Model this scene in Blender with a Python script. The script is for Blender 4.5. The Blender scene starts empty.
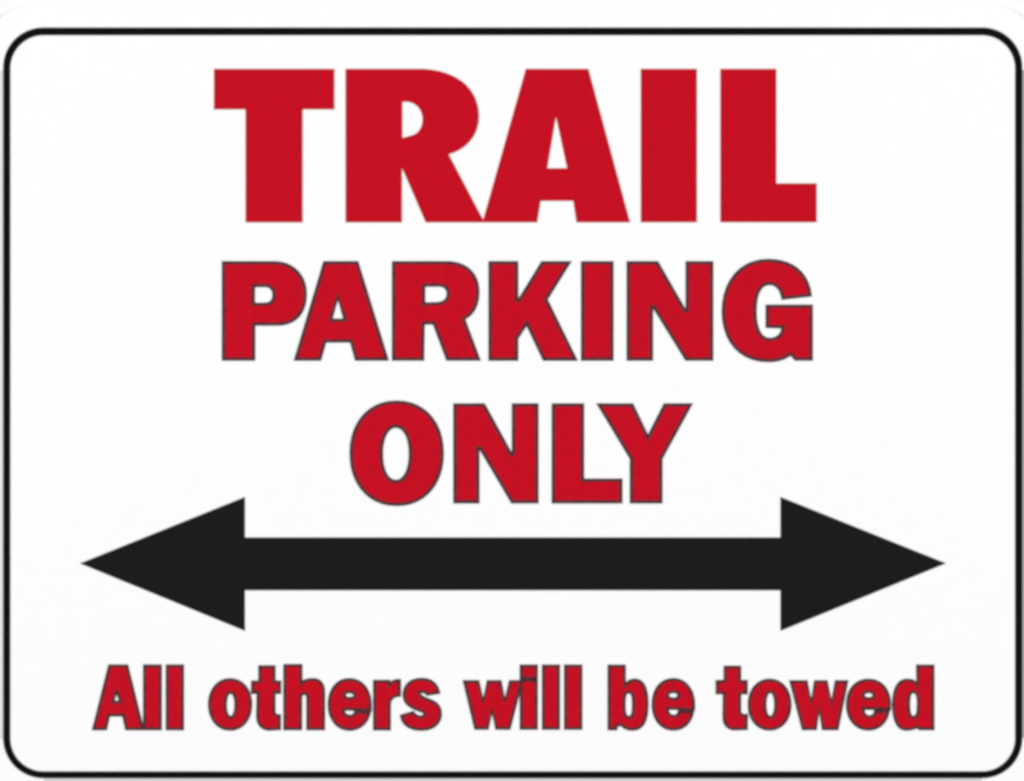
import bpy, bmesh, math
from mathutils import Vector
from mathutils.geometry import tessellate_polygon

# ---------------------------------------------------------------- units
# The sign is measured on a grid of 0.4 mm units (u), x to the right, y down, from a
# point near its upper left corner; it stands upright in the XZ plane and faces -Y.
U = 0.0004
CX, CY = 512.0, 390.5
ZC = 1.50                      # height of the sign's centre on the wall
def P(x, y, d=0.0):            # d = how far in front of the panel face, metres
    return ((x - CX) * U, -d, (CY - y) * U)

sc = bpy.context.scene
col = sc.collection

# ---------------------------------------------------------------- materials
def s2l(c):
    c = c / 255.0
    return c / 12.92 if c <= 0.04045 else ((c + 0.055) / 1.055) ** 2.4

def make_mat(name, a, b, scale=300.0, rough=0.5, spec=0.1, bump=0.0, detail=3.0):
    m = bpy.data.materials.new(name); m.use_nodes = True
    nt = m.node_tree; bs = nt.nodes['Principled BSDF']
    tc = nt.nodes.new('ShaderNodeTexCoord')
    n = nt.nodes.new('ShaderNodeTexNoise'); n.inputs['Scale'].default_value = scale
    n.inputs['Detail'].default_value = detail; n.inputs['Roughness'].default_value = 0.6
    r = nt.nodes.new('ShaderNodeValToRGB')
    r.color_ramp.elements[0].position = 0.3; r.color_ramp.elements[1].position = 0.7
    r.color_ramp.elements[0].color = (*a, 1); r.color_ramp.elements[1].color = (*b, 1)
    nt.links.new(tc.outputs['Object'], n.inputs['Vector'])
    nt.links.new(n.outputs['Fac'], r.inputs['Fac'])
    nt.links.new(r.outputs['Color'], bs.inputs['Base Color'])
    bs.inputs['Roughness'].default_value = rough
    bs.inputs['Specular IOR Level'].default_value = spec
    if bump:
        bp = nt.nodes.new('ShaderNodeBump'); bp.inputs['Strength'].default_value = bump
        bp.inputs['Distance'].default_value = 0.0002
        nt.links.new(n.outputs['Fac'], bp.inputs['Height'])
        nt.links.new(bp.outputs['Normal'], bs.inputs['Normal'])
    return m

W = 0.86
M_white = make_mat('white_enamel', (.834,) * 3, (.848,) * 3, 160, 0.45, 0.15)
M_wall = make_mat('white_wall_paint', (.80,) * 3, (.812,) * 3, 60, 0.9, 0.05)
def ink(r, g, b, k=1.0): return tuple(max(0.0005, W * k * s2l(v)) for v in (r, g, b))
M_red = make_mat('red_ink', ink(189, 13, 33), ink(203, 11, 33), 420, 0.6, 0.03)
M_red2 = make_mat('red_ink_small_lettering', ink(188, 13, 35), ink(205, 11, 32), 260, 0.6, 0.03)
M_rededge = make_mat('dark_red_edge_ringing', ink(186, 15, 30), ink(194, 17, 34), 500, 0.6, 0.03)  # darker red rim imitating image compression ringing around the top-line letters
M_out = make_mat('dark_grey_outline_ink', ink(58, 36, 44), ink(102, 54, 62), 500, 0.6, 0.03)
M_out2 = make_mat('dark_grey_outline_ink_small_lettering', ink(46, 32, 38), ink(108, 54, 58), 500, 0.6, 0.03)
M_arrow = make_mat('black_ink', ink(24, 24, 24), ink(29, 28, 29), 350, 0.6, 0.03)
M_stripe = make_mat('black_border_ink', ink(8, 8, 8), ink(16, 16, 16), 500, 0.6, 0.03)
M_f = {v: make_mat('grey_edge_blur_%d' % v, ink(v - 2, v - 2, v - 2), ink(v + 1, v + 1, v + 1), 200, 0.6, 0.03)
       for v in (222, 172, 214)}  # greys standing in for the soft blur outside the border, one per side

# ---------------------------------------------------------------- outlines
def cub(p0, p1, p2, p3, n=10):
    out = []
    for i in range(1, n + 1):
        t = i / n; a = 1 - t
        out.append(tuple(a**3*p0[k] + 3*a*a*t*p1[k] + 3*a*t*t*p2[k] + t**3*p3[k] for k in (0, 1)))
    return out

def path(s):
    """'M x,y L x,y C x,y x,y x,y Z' -> list of loops"""
    toks = s.replace('M', ' M ').replace('L', ' L ').replace('C', ' C ').replace('Z', ' Z ').split()
    loops, cur, i, cmd = [], [], 0, None
    def pt(t): a, b = t.split(','); return (float(a), float(b))
    while i < len(toks):
        t = toks[i]
        if t in 'MLCZ':
            cmd = t; i += 1
            if t == 'Z':
                loops.append(cur); cur = []
            continue
        if cmd == 'C':
            cur += cub(cur[-1], pt(toks[i]), pt(toks[i+1]), pt(toks[i+2])); i += 3
        else:
            cur.append(pt(t)); i += 1
    return loops

def oval(x0, x1, y0, y1, k=2.0, n=44):
    """closed rounded loop; k = 2 is an ellipse, larger is squarer"""
    cx, cy, rx, ry = (x0+x1)/2, (y0+y1)/2, (x1-x0)/2, (y1-y0)/2
    out = []
    for i in range(n):
        a = 2*math.pi*i/n; c, s = math.cos(a), math.sin(a)
        out.append((cx + rx*math.copysign(abs(c)**(2/k), c), cy + ry*math.copysign(abs(s)**(2/k), s)))
    return out

def xf(loops, x0, y0, s):
    return [[(x0 + x/s, y0 + y/s) for x, y in lp] for lp in loops]

def clean(lp):
    out = []
    for p in lp:
        if not out or math.dist(p, out[-1]) > 0.05: out.append(p)
    if math.dist(out[0], out[-1]) < 0.05: out.pop()
    return out

def area(lp):
    return sum(lp[i][0]*lp[(i+1) % len(lp)][1] - lp[(i+1) % len(lp)][0]*lp[i][1] for i in range(len(lp))) / 2

def orient(loops):
    loops = [clean(l) for l in loops]
    out = []
    for i, l in enumerate(loops):
        want = 1 if i == 0 else -1
        if area(l) * want < 0: l = l[::-1]
        out.append(l)
    return out

def offset(lp, d):
    """move every edge towards the material by d (miter joints, limited)"""
    n = len(lp); out = []
    for i in range(n):
        a, b, c = Vector(lp[i-1]), Vector(lp[i]), Vector(lp[(i+1) % n])
        e1 = (b-a).normalized(); e2 = (c-b).normalized()
        n1 = Vector((-e1.y, e1.x)); n2 = Vector((-e2.y, e2.x))
        m = n1 + n2
        if m.length < 1e-4: m = n1.copy()
        m.normalize(); k = max(m.dot(n1), 0.45)
        q = b + m * (d / k); out.append((q.x, q.y))
    return out

def link(name, me, mat, parent):
    o = bpy.data.objects.new(name, me); col.objects.link(o)
    me.materials.append(mat)
    if parent is not None: o.parent = parent
    return o

def slab(name, loops, mat, parent, front, back=-0.00005):
    """flat printed shape with real thickness: front face + side walls"""
    loops = orient(loops)
    pts = [[Vector((x, y, 0)) for x, y in l] for l in loops]
    flat = [p for l in pts for p in l]
    tris = tessellate_polygon(pts)
    verts = [P(p.x, p.y, front) for p in flat] + [P(p.x, p.y, back) for p in flat]
    N = len(flat); faces = []
    for t in tris:
        a, b, c = (flat[k] for k in t)
        cr = (b-a).cross(c-a).z
        if abs(cr) < 1e-9: continue
        faces.append(tuple(t) if cr < 0 else tuple(reversed(t)))
    k = 0
    for l in loops:
        n = len(l)
        for i in range(n):
            j = (i+1) % n
            faces.append((k+i, k+j, N+k+j, N+k+i))
        k += n
    me = bpy.data.meshes.new(name); me.from_pydata(verts, [], faces); me.update()
    bm = bmesh.new(); bm.from_mesh(me)
    # walls: make them face away from the ink
    bm.to_mesh(me); bm.free()
    return link(name, me, mat, parent)

def ring(name, loops, w, mat, parent, front, back):
    """line of width w that follows every edge of the shape, on top of its rim"""
    loops = orient(loops); verts = []; faces = []
    for l in loops:
        o_ = offset(l, -0.5); i_ = offset(l, w); n = len(l); b = len(verts)
        for L, d in ((o_, back), (o_, front), (i_, front), (i_, back)):
            verts += [P(x, y, d) for x, y in L]
        for k in range(n):
            j = (k+1) % n
            for r in range(3):
                faces.append((b+r*n+k, b+r*n+j, b+(r+1)*n+j, b+(r+1)*n+k))
    me = bpy.data.meshes.new(name); me.from_pydata(verts, [], faces); me.update()
    return link(name, me, mat, parent)

def rrect(x0, x1, y0, y1, r, n=24):
    out = []
    for cx, cy, a0 in ((x1-r, y0+r, -90), (x1-r, y1-r, 0), (x0+r, y1-r, 90), (x0+r, y0+r, 180)):
        for i in range(n+1):
            a = math.radians(a0 + 90*i/n); out.append((cx + r*math.cos(a), cy + r*math.sin(a)))
    return out

# ---------------------------------------------------------------- the wall (setting)
me = bpy.data.meshes.new('wall')
BACK = 0.0024                                    # the panel is 2.4 mm thick
me.from_pydata([(-1.5, BACK, -ZC), (1.5, BACK, -ZC), (1.5, BACK, 1.0), (-1.5, BACK, 1.0),
                (-1.5, BACK+.1, -ZC), (1.5, BACK+.1, -ZC), (1.5, BACK+.1, 1.0), (-1.5, BACK+.1, 1.0)], [],
               [(0, 1, 2, 3), (5, 4, 7, 6), (3, 2, 6, 7), (4, 5, 1, 0), (4, 0, 3, 7), (1, 5, 6, 2)])
wall = link('wall', me, M_wall, None); wall.location.z = ZC
wall['kind'] = 'structure'

# ---------------------------------------------------------------- the sign
sign = bpy.data.objects.new('parking_sign', None); col.objects.link(sign)
sign.empty_display_size = 0.05
sign.location = (0, 0, ZC)
sign['label'] = 'white rectangular parking sign with rounded corners, red lettering, black double-headed arrow and thin black border'
sign['category'] = 'sign'

# panel: rounded plate with a small rolled edge
prof = [(0.0, BACK), (0.0, 0.0008), (0.35, 0.0004), (0.9, 0.00015), (1.8, 0.00002), (2.6, 0.0)]
base = rrect(-20, 1044, 2.2, 803.0, 60); n = len(base)
verts, faces = [], []
for inset, d in prof:
    verts += [P(x, y, -d) for x, y in rrect(-20+inset, 1044-inset, 2.2+inset, 803-inset, 60-inset)]
for r in range(len(prof)-1):
    for k in range(n):
        j = (k+1) % n
        faces.append((r*n+k, (r+1)*n+k, (r+1)*n+j, r*n+j))
faces.append(tuple(reversed(range((len(prof)-1)*n, len(prof)*n))))
me = bpy.data.meshes.new('panel'); me.from_pydata(verts, [], faces); me.update()
for f in me.polygons[:-1]: f.use_smooth = True
link('panel', me, M_white, sign)

# border stripe with added grey strips imitating edge blur along its outside (not the top)
bd = slab('border_stripe', [rrect(3.1, 1022.4, 27.4, 778.3, 40.3), rrect(10.4, 1015.0, 35.4, 771.2, 33)], M_stripe, sign, 0.00012)
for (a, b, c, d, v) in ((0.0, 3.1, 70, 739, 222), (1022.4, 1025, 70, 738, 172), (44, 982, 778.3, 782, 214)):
    fr = slab('edge_blur_line', [[(a, c), (b, c), (b, d), (a, d)]], M_f[v], bd, 0.00006)
    fr['label'] = 'added faint grey strip imitating the blurred outer edge of the black border'

# double-headed arrow
slab('arrow', [[(79.8, 563.4), (245, 496.8), (245, 537.3), (780.4, 537.3), (780.4, 496.8), (946.2, 563.3),
                (780.4, 631.0), (780.4, 590.4), (245, 590.4), (245, 631.0)]], M_arrow, sign, 0.00012)

# lettering ------------------------------------------------------
A = (205, 55, 4.336); B = (335, 55, 4.3375); C = (475, 55, 4.3375); D = (630, 55, 4.34)
headline = [
    (A, 'M41,62 L559,62 L559,234 L421,234 L421,724 L178,724 L178,234 L41,234 Z', []),
    (B, 'M48,62 L370,62 C430,62 490,78 532,104 C592,140 622,200 622,267 C622,345 572,408 490,430 L645,724 L395,724 L292,487 L288,487 L288,724 L48,724 Z'
        'M290,201 L315,201 C355,206 382,238 382,278 C382,318 362,342 335,350 L290,362 Z', []),
    (C, 'M222,62 L490,62 L670,724 L442,724 L428,631 L283,631 L268,724 L35,724 Z M351,262 L402,493 L311,493 Z', []),
    (D, 'M49,62 L288,62 L288,724 L49,724 Z', []),
    (D, 'M394,62 L633,62 L633,559 L808,559 L808,724 L394,724 Z', []),
]
s = 6.51
second = [
    ((210, 250, s), 'M80,75 L430,75 C545,80 628,165 628,285 C628,412 560,490 440,490 L292,490 L292,718 L80,718 Z'
                    'M290,240 L363,239 C394,242 409,264 409,292 C409,325 394,342 363,345 L290,346 Z', []),
    ((290, 250, s), 'M220,75 L442,75 L640,718 L426,718 L394,600 L233,600 L200,718 L28,718 Z M312,318 L350,449 L274,449 Z', []),
    ((385, 250, s), 'M48,75 L420,75 C540,82 612,160 612,270 C612,360 578,422 520,450 L620,718 L402,718 L314,483 L256,483 L252,718 L48,718 Z'
                    'M259,237 L352,236 C389,238 404,257 404,285 C404,319 382,337 345,341 L259,344 Z', []),
    ((480, 250, 6.507), 'M58,75 L246,75 L246,318 L252,318 L402,75 L592,75 L438,322 L632,718 L412,718 L304,490 L246,576 L246,718 L58,718 Z', []),
    ((480, 250, 6.507), 'M660,75 L866,75 L866,718 L660,718 Z', []),
    ((620, 250, s), 'M46,75 L246,75 L426,388 L430,388 L430,75 L604,75 L604,718 L428,718 L216,376 L212,376 L212,718 L46,718 Z', []),
    ((715, 250, s), 'M628,300 L435,322 C430,268 402,226 355,226 C292,226 268,300 268,400 C268,508 300,574 355,574 C400,574 430,550 434,508 L332,505 L332,358 L634,358 L634,718 L522,718 '
                    'L492,686 C450,716 400,728 345,728 C165,728 46,600 46,400 C46,200 165,60 345,60 C500,60 612,140 628,300 Z', []),
    ((340, 390, 5.689), '', [oval(57, 588, 62, 658, 2.15), oval(242, 394, 213, 513, 2.15)]),
    ((340, 390, 5.689), 'M647,78 L822,78 L977,360 L980,360 L980,78 L1127,78 L1127,643 L976,643 L794,335 L791,335 L791,643 L647,643 Z', []),
    ((520, 390, 5.689), 'M183,78 L362,78 L362,506 L580,506 L580,643 L183,643 Z', []),
    ((520, 390, 5.689), 'M438,78 L642,78 L728,258 L820,78 L980,78 L808,392 L808,643 L627,643 L627,392 Z', []),
]
a = (90, 655, 9.19); b = (200, 655, 9.19); c = (300, 655, 6.827); d = (455, 655, 7.062)
e = (600, 655, 9.19); f = (710, 655, 8.533); g = (820, 655, 8.533)
third = [
    (a, 'M172,90 L347,90 L495,688 L328,688 L300,562 L180,562 L152,688 L22,688 Z M245,350 L270,422 L221,422 Z', []),
    (a, 'M492,90 L656,90 L656,688 L492,688 Z', []),
    (a, 'M700,90 L860,90 L860,688 L700,688 Z', []),
    (b, '', [oval(78, 476, 216, 692, 2.1), oval(243, 320, 353, 562, 2.2)]),
    (b, 'M540,98 L690,98 L690,238 L742,238 L742,354 L690,354 L690,515 C692,545 705,552 740,546 L740,686 L630,692 C555,685 520,635 520,560 L524,354 L472,354 L474,238 L540,238 Z', []),
    ((0, 0, 1), 'M283.8,664.4 L302,664.4 L302,681.6 C305,679 309,678.4 313,678.4 C320,678.4 324.6,683 324.6,692 L324.6,729.8 L306.8,729.8 L306.8,698 C306.8,695.5 305.6,694.5 304.2,694.5 C302.7,694.5 301.7,695.5 301.7,698 L301.7,729.8 L283.8,729.8 Z', []),
    (c, 'M487,382 L304,377 C303,398 318,408 338,410 C358,410 368,402 373,386 L482,388 C468,465 410,515 340,515 C250,515 192,440 192,340 C192,230 250,160 338,160 C430,160 487,240 487,340 Z', [oval(309, 368, 259, 289, 2.0, 24)]),
    (c, 'M502,172 L612,172 L614,190 C632,170 652,165 686,167 L686,282 C640,282 618,300 617,342 L617,512 L502,512 Z', []),
    (c, 'M955,262 L866,276 C858,260 842,254 822,258 C820,272 842,286 872,296 C930,315 966,342 966,402 C966,470 910,515 830,515 C750,515 693,480 685,410 L775,384 C785,402 800,414 825,415 '
        'C846,413 850,402 838,394 C815,384 780,374 750,355 C715,333 700,300 704,258 C710,195 760,158 830,158 C905,158 945,200 955,262 Z', []),
    (d, 'M58,180 L168,180 L200,312 L228,180 L325,180 L352,312 L385,180 L478,180 L388,525 L288,525 L262,405 L234,525 L140,525 Z', []),
    (d, 'M460,173 L582,173 L582,525 L460,525 Z', 'M460,70 L582,70 L582,169 L460,169 Z'),
    (d, 'M617,70 L738,70 L738,525 L617,525 Z', []),
    (d, 'M773,70 L896,70 L896,525 L773,525 Z', []),
    (e, 'M74,92 L232,92 L235,265 C255,235 285,220 320,220 C402,220 442,300 442,452 C442,610 395,692 300,692 C255,692 225,680 195,652 L158,654 L155,688 L74,688 Z', [oval(231, 298, 350, 562, 2.8)]),
    (e, 'M870,507 L630,499 C630,535 652,553 678,553 C702,553 716,540 720,512 L862,515 C845,625 770,692 675,692 C555,692 478,590 478,455 C478,310 555,215 675,215 C790,215 870,315 870,455 Z', [oval(631, 716, 346, 394, 2.0, 24)]),
    (f, 'M120,94 L262,94 L262,216 L318,216 L318,332 L262,332 L262,475 C262,502 280,510 320,504 L318,636 L200,640 C132,630 110,582 110,520 L113,332 L52,332 L52,216 L120,216 Z', []),
    (f, '', [oval(325, 692, 205, 642, 2.1), oval(478, 551, 322, 522, 2.2)]),
    (f, 'M680,218 L828,218 L864,385 L892,218 L999,218 L1037,390 L1069,218 L1177,218 L1092,638 L959,638 L932,480 L907,638 L788,638 Z', []),
    (g, 'M600,470 L378,464 C378,500 396,517 420,517 C445,517 460,505 464,475 L592,478 C575,580 505,642 415,642 C300,642 225,550 225,425 C225,290 300,205 415,205 C525,205 603,290 603,425 Z', [oval(377, 453, 322, 364, 2.0, 24)]),
    (g, 'M823,85 L972,85 L972,638 L848,638 L828,622 C795,638 765,642 732,642 C655,642 618,550 618,425 C618,290 660,205 742,205 C780,205 808,215 826,236 Z', [oval(765, 830, 322, 522, 2.6)]),
]

def letters(rows, mat, omat, w, front, desc):
    for i, (fr, p, extra) in enumerate(rows):
        loops = path(p) if p else []
        dot = None
        if isinstance(extra, str): dot = path(extra)      # the dot of the i
        else: loops += extra
        loops = xf(loops, *fr)
        z = front + (0.00004 if i % 2 else 0.0)
        L = slab('letter', loops, mat, sign, z)
        L['label'] = desc
        ring('outline', loops, w, omat, L, z + 0.000025, z - 0.00001)
        if dot:
            dl = xf(dot, *fr)
            k = slab('dot', dl, mat, L, z)
            r2 = ring('dot_tmp', dl, w, omat, L, z + 0.000025, z - 0.00001)
            # the dot's outline belongs to the same outline piece of the letter
            o1 = [o for o in L.children if o.name.startswith('outline')][0]
            bm = bmesh.new(); bm.from_mesh(o1.data); bm.from_mesh(r2.data); bm.to_mesh(o1.data); bm.free()
            bpy.data.objects.remove(r2)

letters(headline, M_red, M_rededge, 2.8, 0.00012, 'large red capital of the top line')  # outlines of this line are added rims imitating compression ringing
letters(second, M_red2, M_out, 2.9, 0.00012, 'red capital with dark grey outline')
letters(third, M_red2, M_out2, 2.6, 0.00012, 'small red letter with dark grey outline')

# consistent normals, free of doubles
for o in col.objects:
    if o.type == 'MESH' and o.name != 'wall':
        bm = bmesh.new(); bm.from_mesh(o.data)
        bmesh.ops.remove_doubles(bm, verts=bm.verts, dist=1e-7)
        bm.to_mesh(o.data); bm.free()

# ---------------------------------------------------------------- light
w = bpy.data.worlds.new('World'); sc.world = w; w.use_nodes = True
bg = w.node_tree.nodes['Background']; bg.inputs['Color'].default_value = (1, 1, 1, 1)
bg.inputs['Strength'].default_value = 0.35

def softbox(name, loc, energy, size=1.2):
    l = bpy.data.lights.new(name, 'AREA'); l.shape = 'SQUARE'; l.size = size; l.energy = energy
    o = bpy.data.objects.new(name, l); col.objects.link(o); o.location = loc
    o.rotation_euler = (Vector((0, 0, ZC)) - Vector(loc)).to_track_quat('-Z', 'Y').to_euler()
E = 63.0
softbox('studio_lamp', (-2.2, -2.4, ZC + 0.5), E)
softbox('studio_lamp', (2.2, -2.4, ZC + 0.5), E)

# ---------------------------------------------------------------- camera
cam = bpy.data.cameras.new('camera'); co = bpy.data.objects.new('camera', cam); col.objects.link(co)
DIST = 1.6
cam.sensor_width = 36.0; cam.lens = 36.0 * DIST / (1024 * U)
co.location = (0, -DIST, ZC); co.rotation_euler = (math.radians(90), 0, 0)
cam.clip_start = 0.01; cam.clip_end = 100
sc.camera = co

sc.view_settings.view_transform = 'Standard'
sc.view_settings.look = 'None'
sc.view_settings.exposure = 0; sc.view_settings.gamma = 1
sc.view_settings.use_curve_mapping = False
sc.cycles.pixel_filter_type = 'BLACKMAN_HARRIS'
sc.cycles.filter_width = 3.5
sc.cycles.use_denoising = True
